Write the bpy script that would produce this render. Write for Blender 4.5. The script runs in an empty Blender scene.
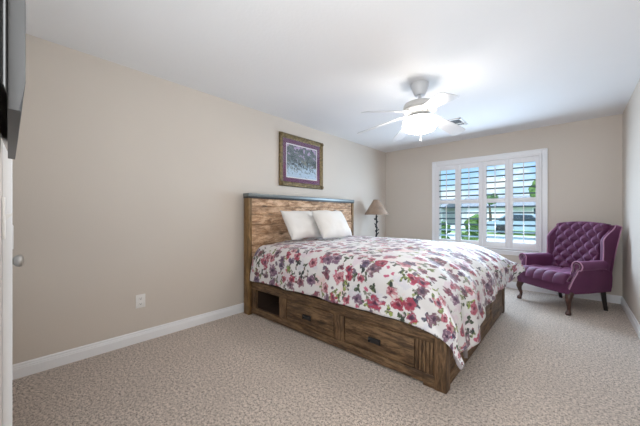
import bpy, bmesh, math, random
from mathutils import Vector, Matrix, noise
random.seed(7)
PI = math.pi
S = bpy.context.scene
C = S.collection
R = math.radians

# ------------------------------------------------------------------ room numbers (metres)
W, D, H = 3.375, 5.271, 2.44          # room width, window wall distance, ceiling height
RW = -0.012                           # face of the near wall (the camera stands in its doorway)

# ------------------------------------------------------------------ camera
cam_d = bpy.data.cameras.new('camera')
cam = bpy.data.objects.new('camera', cam_d); C.objects.link(cam)
cam.location = (2.901, 0.0, 1.147)
cam.rotation_euler = (R(90), 0, R(41.99))
cam_d.sensor_width = 36.0
cam_d.lens = 36.0*280.73/640.0
cam_d.shift_y = (214.665-213.0)/640.0
cam_d.clip_start = 0.01
S.camera = cam

# ------------------------------------------------------------------ light and exposure
S.view_settings.view_transform = 'Standard'
S.view_settings.look = 'None'
S.view_settings.gamma = 1.0
S.view_settings.use_curve_mapping = False
S.view_settings.exposure = 0.0
S.cycles.use_denoising = True
S.cycles.max_bounces = 10
S.cycles.diffuse_bounces = 7
S.cycles.sample_clamp_indirect = 6.0

LAMP_BOWL = 31.0                       # emission of the fan's frosted bowl
LAMP_COL = (1.0, 0.93, 0.85)
DOORWAY_FILL_W = 36.0                          # added soft fill lamp set in the doorway behind the camera
BOUNCE_W = 7.5                        # added unseen fill beside the camera, aimed up at the ceiling
SHUTTER_FILL_W = 66.0                        # added fill lamp just inside the shutters, standing in for daylight
SKY = 1.35
SUN = 2.6

world = bpy.data.worlds.new('sky'); S.world = world
world.use_nodes = True
nt = world.node_tree; nt.nodes.clear()
def wn(t, **k):
    n = nt.nodes.new(t)
    for a, b in k.items(): setattr(n, a, b)
    return n
tc = wn('ShaderNodeTexCoord'); sep = wn('ShaderNodeSeparateXYZ')
nt.links.new(tc.outputs['Generated'], sep.inputs[0])
ramp = wn('ShaderNodeValToRGB')
e = ramp.color_ramp.elements
e[0].position = 0.0; e[0].color = (0.72, 0.85, 0.97, 1)
e[1].position = 0.30; e[1].color = (0.22, 0.46, 0.86, 1)
x = e.new(0.10); x.color = (0.42, 0.66, 0.95, 1)
nt.links.new(sep.outputs['Z'], ramp.inputs[0])
ns = wn('ShaderNodeTexNoise'); ns.inputs['Scale'].default_value = 5.0; ns.inputs['Detail'].default_value = 7; ns.inputs['Roughness'].default_value = 0.6
mp = wn('ShaderNodeMapping'); mp.inputs['Scale'].default_value = (1, 1, 3.2)
nt.links.new(tc.outputs['Generated'], mp.inputs[0]); nt.links.new(mp.outputs[0], ns.inputs['Vector'])
cr = wn('ShaderNodeValToRGB'); cr.color_ramp.elements[0].position = 0.46; cr.color_ramp.elements[1].position = 0.62
nt.links.new(ns.outputs['Fac'], cr.inputs[0])
mx = wn('ShaderNodeMix', data_type='RGBA'); mx.inputs['B'].default_value = (0.95, 0.97, 1.0, 1)
nt.links.new(cr.outputs['Color'], mx.inputs['Factor']); nt.links.new(ramp.outputs['Color'], mx.inputs['A'])
hi = wn('ShaderNodeMapRange'); hi.inputs['From Min'].default_value = 0.16; hi.inputs['From Max'].default_value = 0.55
hi.inputs['To Min'].default_value = 1.0; hi.inputs['To Max'].default_value = 3.0
nt.links.new(sep.outputs['Z'], hi.inputs['Value'])
ms = wn('ShaderNodeMath', operation='MULTIPLY'); ms.inputs[1].default_value = SKY
nt.links.new(hi.outputs[0], ms.inputs[0])
bg = wn('ShaderNodeBackground'); out = wn('ShaderNodeOutputWorld')
nt.links.new(mx.outputs['Result'], bg.inputs['Color']); nt.links.new(ms.outputs[0], bg.inputs['Strength'])
nt.links.new(bg.outputs[0], out.inputs[0])

sd = bpy.data.lights.new('sun', 'SUN'); sd.energy = SUN; sd.angle = R(1.0); sd.color = (1, 0.95, 0.86)
so = bpy.data.objects.new('sun', sd); C.objects.link(so)
so.rotation_euler = Vector((0.35, 0.75, -0.75)).to_track_quat('-Z', 'Y').to_euler()

def area(name, w, sx, sy, col, loc, rot):
    d = bpy.data.lights.new(name, 'AREA'); d.shape = 'RECTANGLE'; d.size = sx; d.size_y = sy; d.energy = w; d.color = col
    o = bpy.data.objects.new(name, d); C.objects.link(o); o.location = loc; o.rotation_euler = rot
area('doorway_fill', DOORWAY_FILL_W, 0.8, 1.0, (0.95, 0.98, 1.0), (2.86, -0.05, 1.45), (R(88), 0, R(12)))
area('bounce_light', BOUNCE_W, 1.8, 1.0, (0.95, 0.98, 1.0), (1.9, 0.70, 1.05), (R(180), 0, 0))
area('shutter_fill', SHUTTER_FILL_W, 1.5, 1.15, (0.63, 0.81, 1.0), (1.75, D-0.13, 1.23), (R(-80), 0, 0))

# ------------------------------------------------------------------ materials
def mat(name, rough=0.5, metal=0.0, col=None, **kw):
    m = bpy.data.materials.new(name); m.use_nodes = True
    b = m.node_tree.nodes['Principled BSDF']
    b.inputs['Roughness'].default_value = rough; b.inputs['Metallic'].default_value = metal
    if col: b.inputs['Base Color'].default_value = (*col, 1)
    for k, v in kw.items():
        b.inputs[k.replace('_', ' ')].default_value = v
    return m
class NB:
    """small node-building helper"""
    def __init__(s, m): s.m = m; s.t = m.node_tree; s.b = s.t.nodes['Principled BSDF']
    def n(s, typ, ins=None, **k):
        nd = s.t.nodes.new(typ)
        for a, b in k.items(): setattr(nd, a, b)
        for a, b in (ins or {}).items(): s.put(nd.inputs[a], b)
        return nd
    def put(s, sock, v):
        if isinstance(v, bpy.types.NodeSocket): s.t.links.new(v, sock)
        elif isinstance(v, (tuple, list)) and len(v) == 3 and sock.type == 'RGBA': sock.default_value = (*v, 1)
        else: sock.default_value = v
    def math(s, op, a, b=0.0, c=None, clamp=False):
        nd = s.n('ShaderNodeMath', operation=op); nd.use_clamp = clamp
        s.put(nd.inputs[0], a); s.put(nd.inputs[1], b)
        if c is not None: s.put(nd.inputs[2], c)
        return nd.outputs[0]
    def mix(s, f, a, b, mode='MIX'):
        nd = s.n('ShaderNodeMix', data_type='RGBA', blend_type=mode)
        s.put(nd.inputs['Factor'], f); s.put(nd.inputs['A'], a); s.put(nd.inputs['B'], b)
        return nd.outputs['Result']
    def ramp(s, f, stops, interp='LINEAR'):
        nd = s.n('ShaderNodeValToRGB'); nd.color_ramp.interpolation = interp
        el = nd.color_ramp.elements
        while len(el) < len(stops): el.new(0.5)
        for q, (p, c) in zip(el, stops): q.position = p; q.color = (*c, 1) if len(c) == 3 else c
        s.put(nd.inputs[0], f); return nd.outputs['Color']
    def obj(s, scale=(1, 1, 1), loc=(0, 0, 0), src='Object'):
        t = s.n('ShaderNodeTexCoord'); mp = s.n('ShaderNodeMapping')
        mp.inputs['Scale'].default_value = scale; mp.inputs['Location'].default_value = loc
        s.t.links.new(t.outputs[src], mp.inputs[0]); return mp.outputs[0]
    def noise(s, vec, scale, detail=4, rough=0.55, dist=0.0):
        nd = s.n('ShaderNodeTexNoise', {'Scale': scale, 'Detail': detail, 'Roughness': rough, 'Distortion': dist})
        s.put(nd.inputs['Vector'], vec); return nd.outputs['Fac']
    def smooth(s, v, a, b, lo=0.0, hi=1.0):
        nd = s.n('ShaderNodeMapRange', interpolation_type='SMOOTHSTEP')
        s.put(nd.inputs['Value'], v)
        for k, q in (('From Min', a), ('From Max', b), ('To Min', lo), ('To Max', hi)): s.put(nd.inputs[k], q)
        return nd.outputs[0]
    def bump(s, h, strength, dist=0.01):
        nd = s.n('ShaderNodeBump', {'Strength': strength, 'Distance': dist}); s.put(nd.inputs['Height'], h)
        s.t.links.new(nd.outputs[0], s.b.inputs['Normal'])
    def base(s, c): s.put(s.b.inputs['Base Color'], c)

def paint(name, col, bump=0.12, scale=90, rough=0.75, var=0.03):
    m = mat(name, rough); q = NB(m); v = q.obj()
    f = q.noise(v, 1.3, 3)
    q.base(q.mix(f, tuple(c*(1-var) for c in col), tuple(min(1, c*(1+var)) for c in col)))
    q.bump(q.noise(v, scale, 3), bump, 0.004); return m
M = {}
M['wall'] = paint('wall_paint', (0.605, 0.55, 0.49))
M['ceiling'] = paint('ceiling_paint', (0.77, 0.78, 0.795), bump=0.35, scale=45)
M['trim'] = paint('white_trim', (0.82, 0.83, 0.85), bump=0.02, rough=0.35, var=0.01)
M['shutter'] = paint('white_shutter_paint', (0.80, 0.80, 0.82), bump=0.0, rough=0.4, var=0.01)
M['louver'] = paint('backlit_louver_tone', (0.13, 0.185, 0.205), bump=0.0, rough=0.9, var=0.02); M['louver'].node_tree.nodes['Principled BSDF'].inputs['Specular IOR Level'].default_value = 0.1  # white louvers seen against the light: their shade is put into this colour
M['plastic'] = paint('white_plastic', (0.80, 0.79, 0.77), bump=0.0, rough=0.3, var=0.0)
M['dark_slot'] = mat('dark_slot', 0.6, col=(0.03, 0.03, 0.03))

def carpet():
    m = mat('carpet', 0.95); q = NB(m); v = q.obj()
    a = q.math('ADD', q.math('MULTIPLY', q.noise(v, 60, 4, 0.8), 0.55), q.math('MULTIPLY', q.noise(v, 125, 3, 0.8), 0.45)); b = q.noise(v, 2.6, 4, 0.55); c = q.noise(v, 150, 2, 0.6)
    col = q.ramp(a, [(0.41, (0.05, 0.034, 0.024)), (0.462, (0.36, 0.288, 0.235)), (0.51, (0.68, 0.570, 0.487)), (0.58, (0.90, 0.775, 0.68))])
    col = q.mix(q.smooth(b, 0.3, 0.7, 0.0, 0.22), col, (0.40, 0.33, 0.28))
    col = q.mix(q.smooth(c, 0.35, 0.65, 0.0, 0.25), col, (0.60, 0.51, 0.44))
    q.base(col)
    q.b.inputs['Sheen Weight'].default_value = 0.2; q.b.inputs['Sheen Roughness'].default_value = 0.6
    q.bump(q.math('ADD', a, q.math('MULTIPLY', c, 0.4)), 1.0, 0.02); return m
M['carpet'] = carpet()

def wood(name, dark, mid, light, axis, rough=0.6, stretch=12.0, scale=5.0, knots=True, bump=0.35, attr=False, sat=0.5, wear=0.6):
    """grain runs along axis 0/1/2"""
    m = mat(name, rough); q = NB(m)
    sc = [stretch]*3; sc[axis] = 1.0
    v = q.obj(tuple(sc)); v1 = q.obj(); sc2 = [3.5]*3; sc2[axis] = 1.0; v2 = q.obj(tuple(sc2))
    g = q.noise(v, scale, 7, 0.65, 0.5)
    fine = q.noise(v, scale*5, 4, 0.6)
    patch = q.noise(v2, 3.2, 5, 0.65, 0.8); pale = q.noise(v2, 5.3, 6, 0.7, 0.5)
    col = q.ramp(q.math('ADD', q.math('MULTIPLY', g, 0.7), q.math('MULTIPLY', fine, 0.3)),
                 [(0.38, dark), (0.49, mid), (0.62, light)])
    col = q.mix(q.smooth(pale, 0.48, 0.62, 0.0, wear), col, light)
    col = q.mix(q.smooth(patch, 0.46, 0.62, 0.0, sat), col, dark)
    if attr:
        at = q.n('ShaderNodeAttribute', attribute_name='tone')
        col = q.mix(q.math('MULTIPLY', at.outputs['Fac'], 0.55), col, q.mix(0.55, col, mid))
    if knots:
        vo = q.n('ShaderNodeTexVoronoi', {'Scale': 2.6}, voronoi_dimensions='3D'); q.put(vo.inputs['Vector'], v2)
        k = q.smooth(vo.outputs['Distance'], 0.05, 0.20, 1.0, 0.0)
        col = q.mix(q.math('MULTIPLY', k, 0.8), col, tuple(c*0.4 for c in dark))
    q.base(col); q.bump(q.math('ADD', g, q.math('MULTIPLY', fine, 0.4)), bump, 0.008); return m
BD, BM_, BL = (0.024, 0.012, 0.005), (0.098, 0.052, 0.023), (0.235, 0.142, 0.070)
M['wood_x'] = wood('bed_wood_lengthwise', BD, BM_, BL, 0)
M['wood_y'] = wood('bed_wood_crosswise', BD, BM_, BL, 1)
M['wood_z'] = wood('bed_wood_upright', BD, BM_, BL, 2)
M['wood_head'] = wood('headboard_planks', (0.16, 0.080, 0.036), (0.46, 0.275, 0.155), (0.80, 0.58, 0.40), 1, rough=0.7, stretch=5, scale=7, bump=1.0, attr=True, sat=0.7, wear=0.7)
M['wood_post'] = wood('headboard_post', (0.07, 0.036, 0.012), (0.19, 0.105, 0.036), (0.30, 0.185, 0.075), 2)
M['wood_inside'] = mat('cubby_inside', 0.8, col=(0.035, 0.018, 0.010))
M['zinc'] = paint('brushed_zinc_cap', (0.18, 0.205, 0.21), bump=0.05, rough=0.4); M['zinc'].node_tree.nodes['Principled BSDF'].inputs['Metallic'].default_value = 0.6
M['black_iron'] = paint('black_iron', (0.012, 0.013, 0.015), bump=0.1, rough=0.45)
M['chair_leg'] = wood('mahogany', (0.020, 0.008, 0.006), (0.050, 0.020, 0.014), (0.085, 0.036, 0.025), 2, rough=0.3, knots=False, bump=0.05)
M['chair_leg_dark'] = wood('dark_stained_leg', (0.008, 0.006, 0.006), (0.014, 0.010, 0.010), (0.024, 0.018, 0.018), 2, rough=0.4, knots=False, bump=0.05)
M['night'] = wood('nightstand_wood', BD, BM_, BL, 0)

def velvet(name, dark, light):
    m = mat(name, 0.65); q = NB(m); v = q.obj()
    f = q.noise(v, 9, 4, 0.6)
    q.base(q.mix(f, dark, light))
    q.b.inputs['Sheen Weight'].default_value = 0.6; q.b.inputs['Sheen Roughness'].default_value = 0.4
    q.b.inputs['Sheen Tint'].default_value = (0.66, 0.32, 0.56, 1)
    q.bump(q.noise(v, 420, 2), 0.12, 0.002); return m
M['velvet'] = velvet('plum_velvet', (0.066, 0.010, 0.046), (0.105, 0.018, 0.072))
M['welt'] = velvet('pale_plum_welting', (0.34, 0.17, 0.27), (0.46, 0.25, 0.37))
M['nail'] = mat('pewter_nailheads', 0.4, 0.8, (0.30, 0.22, 0.24))

def fabric(name, col, bump=0.15):
    m = mat(name, 0.9); q = NB(m); v = q.obj()
    f = q.noise(v, 6, 3)
    q.base(q.mix(f, tuple(c*0.95 for c in col), col)); q.bump(q.noise(v, 300, 2), bump, 0.002)
    q.b.inputs['Sheen Weight'].default_value = 0.15
    return m
M['pillow'] = fabric('white_pillowcase', (0.74, 0.725, 0.70))
M['mattress'] = fabric('mattress_ticking', (0.7, 0.68, 0.66))
M['lining'] = fabric('comforter_lining', (0.30, 0.27, 0.28))

def floral():
    m = mat('floral_print_cotton', 0.55); q = NB(m)
    uvn = q.n('ShaderNodeUVMap', uv_map='UVMap').outputs[0]
    wob = q.n('ShaderNodeTexNoise', {'Scale': 22.0, 'Detail': 3.0}); q.put(wob.inputs['Vector'], uvn)
    off = q.n('ShaderNodeVectorMath', operation='SUBTRACT'); q.put(off.inputs[0], wob.outputs['Color']); off.inputs[1].default_value = (0.5, 0.5, 0.5)
    offs = q.n('ShaderNodeVectorMath', operation='SCALE'); q.put(offs.inputs[0], off.outputs[0]); offs.inputs['Scale'].default_value = 0.045
    uvw = q.n('ShaderNodeVectorMath', operation='ADD'); q.put(uvw.inputs[0], uvn); q.put(uvw.inputs[1], offs.outputs[0])
    UV = uvw.outputs[0]
    tone = q.noise(UV, 30, 4, 0.65)
    tone2 = q.noise(UV, 55, 4, 0.7)
    def layer(col, cell, off, R_, petals, depth, thr, stops, second=None, centre=None, soft=0.07, sx=1.0, rot=0.0, strength=1.0, rag=0.22):
        mp = q.n('ShaderNodeMapping'); q.put(mp.inputs['Vector'], UV)
        mp.inputs['Location'].default_value = (off[0], off[1], 0)
        mp.inputs['Rotation'].default_value = (0, 0, rot); mp.inputs['Scale'].default_value = (1/cell*sx, 1/cell, 1)
        vo = q.n('ShaderNodeTexVoronoi', {'Scale': 1.0, 'Randomness': 0.9}, voronoi_dimensions='2D')
        q.put(vo.inputs['Vector'], mp.outputs[0])
        lv = q.n('ShaderNodeVectorMath', operation='SUBTRACT'); q.put(lv.inputs[0], mp.outputs[0]); q.put(lv.inputs[1], vo.outputs['Position'])
        sp = q.n('ShaderNodeSeparateXYZ'); q.put(sp.inputs[0], lv.outputs[0])
        rc = q.n('ShaderNodeSeparateColor'); q.put(rc.inputs[0], vo.outputs['Color'])
        ang = q.math('ARCTAN2', sp.outputs[1], sp.outputs[0])
        ang = q.math('ADD', q.math('MULTIPLY', ang, float(petals)), q.math('MULTIPLY', rc.outputs[1], 6.28))
        rad = q.math('MULTIPLY', q.math('ADD', 1.0-depth, q.math('MULTIPLY', q.math('COSINE', ang), depth)),
                     q.math('MULTIPLY', q.math('ADD', 0.70, q.math('MULTIPLY', rc.outputs[2], 0.45)), R_))
        rr = q.math('SUBTRACT', vo.outputs['Distance'], rad)
        rr = q.math('ADD', rr, q.math('MULTIPLY', q.math('SUBTRACT', tone, 0.5), rag*2.2))
        mask = q.smooth(rr, -soft, 0.01, 1.0, 0.0)
        mask = q.math('MULTIPLY', mask, q.math('LESS_THAN', rc.outputs[0], thr))
        c = q.ramp(q.math('FRACT', q.math('MULTIPLY', rc.outputs[0], 37.0)), stops, 'CONSTANT')
        if second: c = q.mix(q.smooth(tone2, 0.46, 0.58), c, second)
        # watercolour: paler towards some petals
        c = q.mix(q.smooth(tone, 0.50, 0.66, 0.0, 0.5), c, (0.80, 0.62, 0.66))
        if centre: c = q.mix(q.smooth(vo.outputs['Distance'], 0.05, 0.20, 0.9, 0.0), c, centre)
        return q.mix(q.math('MULTIPLY', mask, strength), col, c)
    col = q.mix(q.noise(uvn, 5, 3), (0.61, 0.60, 0.605), (0.67, 0.66, 0.66))
    # washes, berries, leaves, then blooms
    col = layer(col, 0.15, (3.1, 1.7), 0.50, 3, 0.15, 0.65, [(0, (0.58, 0.46, 0.55)), (0.4, (0.50, 0.50, 0.58)), (0.7, (0.72, 0.48, 0.48))], strength=0.6, soft=0.2, rag=0.4)
    col = layer(col, 0.060, (0.4, 0.2), 0.36, 2, 0.20, 0.36, [(0, (0.22, 0.06, 0.10)), (0.3, (0.13, 0.10, 0.14)), (0.6, (0.46, 0.10, 0.18)), (0.85, (0.25, 0.29, 0.12))])
    col = layer(col, 0.105, (5.4, 2.2), 0.46, 3, 0.35, 0.40, [(0, (0.025, 0.040, 0.030)), (0.4, (0.20, 0.25, 0.07)), (0.65, (0.035, 0.035, 0.06)), (0.85, (0.24, 0.25, 0.22))], second=(0.10, 0.13, 0.07), sx=1.35, rot=0.6, rag=0.4)
    col = layer(col, 0.125, (7.7, 9.1), 0.42, 3, 0.35, 0.26, [(0, (0.02, 0.035, 0.03)), (0.5, (0.25, 0.31, 0.08)), (0.8, (0.06, 0.06, 0.11))], second=(0.03, 0.04, 0.04), sx=1.4, rot=-0.8, rag=0.4)
    col = layer(col, 0.112, (2.3, 6.8), 0.45, 5, 0.10, 0.55, [(0, (0.33, 0.040, 0.075)), (0.28, (0.43, 0.13, 0.17)), (0.46, (0.13, 0.08, 0.11)), (0.66, (0.09, 0.10, 0.09)), (0.8, (0.52, 0.25, 0.28))], second=(0.27, 0.05, 0.09), centre=(0.08, 0.01, 0.03), rag=0.30)
    col = layer(col, 0.130, (9.3, 4.6), 0.45, 5, 0.10, 0.54, [(0, (0.15, 0.09, 0.15)), (0.3, (0.07, 0.065, 0.13)), (0.5, (0.36, 0.035, 0.075)), (0.72, (0.15, 0.09, 0.10))], second=(0.20, 0.11, 0.17), centre=(0.03, 0.012, 0.04), rag=0.32)
    q.base(col)
    q.bump(q.noise(uvn, 500, 2), 0.1, 0.002)
    q.b.inputs['Sheen Weight'].default_value = 0.35; q.b.inputs['Sheen Roughness'].default_value = 0.35
    return m
M['floral'] = floral()

# ------------------------------------------------------------------ mesh helpers
def root_of(o):
    while o.parent: o = o.parent
    return o
def obj(name, bm, m, parent=None, world=True, smooth=40, kind=None):
    """link a bmesh as ONE object; world=True: verts are in room coordinates"""
    if parent is not None and world:
        bmesh.ops.translate(bm, verts=bm.verts, vec=-Vector(root_of(parent).location))
    bmesh.ops.recalc_face_normals(bm, faces=bm.faces)
    me = bpy.data.meshes.new(name); bm.to_mesh(me); bm.free()
    if smooth:
        me.shade_smooth(); me.set_sharp_from_angle(angle=R(smooth))
    for q in (m if isinstance(m, list) else [m]): me.materials.append(q)
    o = bpy.data.objects.new(name, me); C.objects.link(o)
    if parent is not None: o.parent = parent
    if kind: o['kind'] = kind
    return o
def tag(o, label, cat, group=None, kind=None):
    o['label'] = label; o['category'] = cat
    if group: o['group'] = group
    if kind: o['kind'] = kind
    return o
def thing(name, label, cat, loc=(0, 0, 0), rz=0, group=None):
    o = bpy.data.objects.new(name, None); C.objects.link(o); o.empty_display_size = 0.1
    o.location = loc; o.rotation_euler = (0, 0, rz)
    return tag(o, label, cat, group)
def NBM(): return bmesh.new()
def box(bm, lo, hi, bev=0.0, seg=2, mi=0):
    v = [bm.verts.new((x, y, z)) for x in (lo[0], hi[0]) for y in (lo[1], hi[1]) for z in (lo[2], hi[2])]
    F = [bm.faces.new([v[i] for i in q]) for q in ((0,1,3,2),(4,6,7,5),(0,4,5,1),(2,3,7,6),(0,2,6,4),(1,5,7,3))]
    for f in F: f.material_index = mi
    if bev > 0:
        ed = list({e for f in F for e in f.edges})
        r = bmesh.ops.bevel(bm, geom=ed, offset=bev, segments=seg, profile=0.5, affect='EDGES', clamp_overlap=True)
        for f in r['faces']: f.material_index = mi
    return v
def boxbm(lo, hi, bev=0.0, seg=2):
    bm = NBM(); box(bm, lo, hi, bev, seg); return bm
def prism(bm, pts, axis, a, b, bev=0.0, seg=2):
    """extrude the 2-D polygon pts along axis from a to b; pts give the other two coordinates in order"""
    def P(p, t):
        q = [p[0], p[1]]; q.insert(axis, t); return q
    A = [bm.verts.new(P(p, a)) for p in pts]; B = [bm.verts.new(P(p, b)) for p in pts]
    fs = [bm.faces.new(A), bm.faces.new(B[::-1])]
    n = len(pts)
    for i in range(n): fs.append(bm.faces.new((A[i], B[i], B[(i+1) % n], A[(i+1) % n])))
    if bev > 0:
        ed = list(set(fs[0].edges) | set(fs[1].edges))
        bmesh.ops.bevel(bm, geom=ed, offset=bev, segments=seg, profile=0.5, affect='EDGES', clamp_overlap=True)
    return A + B
def lathe(bm, prof, c=(0, 0, 0), n=32, close=True):
    rings = []
    for r, z in prof:
        if r < 1e-5: rings.append([bm.verts.new((c[0], c[1], c[2]+z))])
        else: rings.append([bm.verts.new((c[0]+r*math.cos(2*PI*i/n), c[1]+r*math.sin(2*PI*i/n), c[2]+z)) for i in range(n)])
    for A, B in zip(rings, rings[1:]):
        for i in range(n):
            j = (i+1) % n
            if len(A) == 1 and len(B) == 1: continue
            if len(A) == 1: bm.faces.new((A[0], B[i], B[j]))
            elif len(B) == 1: bm.faces.new((A[i], B[0], A[j]))
            else: bm.faces.new((A[i], B[i], B[j], A[j]))
    if close:
        for Rg in (rings[0], rings[-1]):
            if len(Rg) > 1: bm.faces.new(Rg)
def tube(bm, pts, rad, n=10, cap=True):
    pts = [Vector(p) for p in pts]; rs = rad if isinstance(rad, (list, tuple)) else [rad]*len(pts)
    rings = []; up = None
    for i, p in enumerate(pts):
        t = (pts[min(i+1, len(pts)-1)] - pts[max(i-1, 0)]).normalized()
        if up is None: up = Vector((0, 0, 1)) if abs(t.z) < 0.9 else Vector((1, 0, 0))
        s = t.cross(up).normalized(); u = s.cross(t).normalized(); up = u
        rings.append([bm.verts.new(p + (s*math.cos(2*PI*k/n) + u*math.sin(2*PI*k/n))*rs[i]) for k in range(n)])
    for A, B in zip(rings, rings[1:]):
        for k in range(n): bm.faces.new((A[k], B[k], B[(k+1) % n], A[(k+1) % n]))
    if cap: bm.faces.new(rings[0][::-1]); bm.faces.new(rings[-1])
def grid(bm, nu, nv, f, uv=None):
    V = [[bm.verts.new(f(i/nu, j/nv)) for j in range(nv+1)] for i in range(nu+1)]
    L = bm.loops.layers.uv.new('UVMap') if uv else None
    for i in range(nu):
        for j in range(nv):
            fc = bm.faces.new((V[i][j], V[i+1][j], V[i+1][j+1], V[i][j+1]))
            if L:
                for lp, (a, b) in zip(fc.loops, ((i, j), (i+1, j), (i+1, j+1), (i, j+1))): lp[L].uv = uv(a/nu, b/nv)
    return V
def solid(bm, V, off):
    """close a grid V into a slab by copying it displaced by off(i, j, v)"""
    nu, nv = len(V)-1, len(V[0])-1
    B = [[bm.verts.new(off(i, j, V[i][j].co)) for j in range(nv+1)] for i in range(nu+1)]
    for i in range(nu):
        for j in range(nv): bm.faces.new((B[i][j], B[i][j+1], B[i+1][j+1], B[i+1][j]))
    for i in range(nu):
        bm.faces.new((V[i][0], B[i][0], B[i+1][0], V[i+1][0])); bm.faces.new((V[i+1][nv], B[i+1][nv], B[i][nv], V[i][nv]))
    for j in range(nv):
        bm.faces.new((V[0][j+1], B[0][j+1], B[0][j], V[0][j])); bm.faces.new((V[nu][j], B[nu][j], B[nu][j+1], V[nu][j+1]))
    return B
def sst(a, b, x):
    t = min(1, max(0, (x-a)/(b-a))); return t*t*(3-2*t)
def dup(src, name=None, parent=None, loc=None):
    c = src.copy(); C.objects.link(c)
    if parent is not None: c.parent = parent
    if loc is not None: c.location = loc
    return c

# ------------------------------------------------------------------ room shell
obj('floor', boxbm((-0.12, -1.75, -0.12), (W+0.35, D, 0)), M['carpet'], kind='structure', smooth=0)
obj('ceiling', boxbm((-0.12, -1.75, H), (W+0.35, D+0.14, H+0.12)), M['ceiling'], kind='structure', smooth=0)
obj('wall_left', boxbm((-0.12, RW-0.12, 0), (0, D, H)), M['wall'], kind='structure', smooth=0)
obj('wall_right', boxbm((W, RW-0.12, 0), (W+0.12, D, H)), M['wall'], kind='structure', smooth=0)
WX0, WX1, WZ0, WZ1 = 1.035, 2.565, 0.60, 2.05     # clear window opening
bm = NBM()
box(bm, (-0.12, D, -0.12), (WX0, D+0.14, H)); box(bm, (WX1, D, -0.12), (W+0.35, D+0.14, H))
box(bm, (WX0, D, -0.12), (WX1, D+0.14, WZ0)); box(bm, (WX0, D, WZ1), (WX1, D+0.14, H))
obj('wall_back', bm, M['wall'], kind='structure', smooth=0)
# near wall with the open doorway the camera stands in and the closed door left of it
DX0, DX1 = 2.44, 3.27
KX0, KX1 = 0.985, 1.60                              # opening of the closed door
bm = NBM()
for a, b, z0, z1 in ((0, KX0, 0, H), (KX1, DX0, 0, H), (KX0, KX1, 2.04, H), (DX0, DX1, 2.06, H), (DX1, W, 0, H)):
    box(bm, (a, RW-0.12, z0), (b, RW, z1))
obj('wall_front', bm, M['wall'], kind='structure', smooth=0)
# the hall behind the camera
bm = NBM()
box(bm, (1.9, -1.75, 0), (2.0, RW-0.12, H)); box(bm, (W+0.20, -1.75, 0), (W+0.30, RW-0.12, H)); box(bm, (2.0, -1.75, 0), (W+0.20, -1.65, H))
box(bm, (W, RW-0.12, 0), (W+0.20, RW-0.02, H))
obj('wall_hall', bm, M['wall'], kind='structure', smooth=0)

def baseboard(name, p0, p1, nrm):
    """moulded baseboard from p0 to p1 (floor points on the wall face), standing out along nrm"""
    prof = [(0, 0), (0.016, 0), (0.016, 0.066), (0.013, 0.070), (0.013, 0.078), (0.009, 0.083), (0.009, 0.094), (0.005, 0.102), (0, 0.102)]
    bm = NBM(); a, b, n = Vector(p0), Vector(p1), Vector(nrm)
    A = [bm.verts.new(a+n*d+Vector((0, 0, z))) for d, z in prof]; B = [bm.verts.new(b+n*d+Vector((0, 0, z))) for d, z in prof]
    bm.faces.new(A); bm.faces.new(B[::-1])
    for i in range(len(prof)): bm.faces.new((A[i], B[i], B[(i+1) % len(prof)], A[(i+1) % len(prof)]))
    obj(name, bm, M['trim'], kind='structure', smooth=25)
baseboard('baseboard_left', (0, RW, 0), (0, D, 0), (1, 0, 0))
baseboard('baseboard_back', (0, D, 0), (W, D, 0), (0, -1, 0))
baseboard('baseboard_right', (W, D, 0), (W, RW, 0), (-1, 0, 0))

# closed door in the near wall, seen edge-on at the left of the photo
bm = NBM()
for a, b, z0, z1 in ((KX0-0.06, KX0, 0, 2.04), (KX1, KX1+0.06, 0, 2.04), (KX0-0.06, KX1+0.06, 2.04, 2.10)):
    box(bm, (a, RW, z0), (b, 0.0086, z1), 0.003)
obj('trim_1', bm, M['trim'], kind='structure', smooth=30)
bm = NBM()
box(bm, (KX0+0.004, RW-0.045, 0.012), (KX1-0.004, RW-0.004, 2.036), 0.002)
for z0, z1 in ((0.22, 0.86), (1.02, 1.86)):
    box(bm, (KX0+0.12, RW-0.006, z0), (KX1-0.12, RW-0.001, z1), 0.003)
door = obj('door_1', bm, M['trim'], kind='structure', smooth=30)
M['nickel'] = mat('brushed_nickel', 0.32, 0.9, (0.46, 0.44, 0.41))
bm = NBM()
lathe(bm, [(0, 0), (0.031, 0), (0.031, 0.006), (0.026, 0.010), (0.012, 0.012), (0.011, 0.026), (0.014, 0.030), (0.025, 0.040), (0.028, 0.050), (0.026, 0.058), (0.016, 0.063), (0, 0.064)], n=28)
bmesh.ops.rotate(bm, verts=bm.verts, matrix=Matrix.Rotation(R(-90), 3, 'X'))
bmesh.ops.translate(bm, verts=bm.verts, vec=(1.052, RW-0.004, 0.94))
obj('door_knob', bm, M['nickel'], door)

# ------------------------------------------------------------------ window: casing, sill, glass
bm = NBM()
cw = 0.066
for lo, hi in (((WX0-cw, D-0.028, WZ0-0.01), (WX0, D, WZ1+cw)), ((WX1, D-0.028, WZ0-0.01), (WX1+cw, D, WZ1+cw)), ((WX0, D-0.028, WZ1), (WX1, D, WZ1+cw))):
    box(bm, lo, hi, 0.005)
for lo, hi in (((WX0-cw, D-0.036, WZ0-0.01), (WX0-cw+0.022, D-0.02, WZ1+cw)), ((WX1+cw-0.022, D-0.036, WZ0-0.01), (WX1+cw, D-0.02, WZ1+cw)), ((WX0-cw+0.022, D-0.036, WZ1+cw-0.022), (WX1+cw-0.022, D-0.02, WZ1+cw))):
    box(bm, lo, hi, 0.005)
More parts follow.
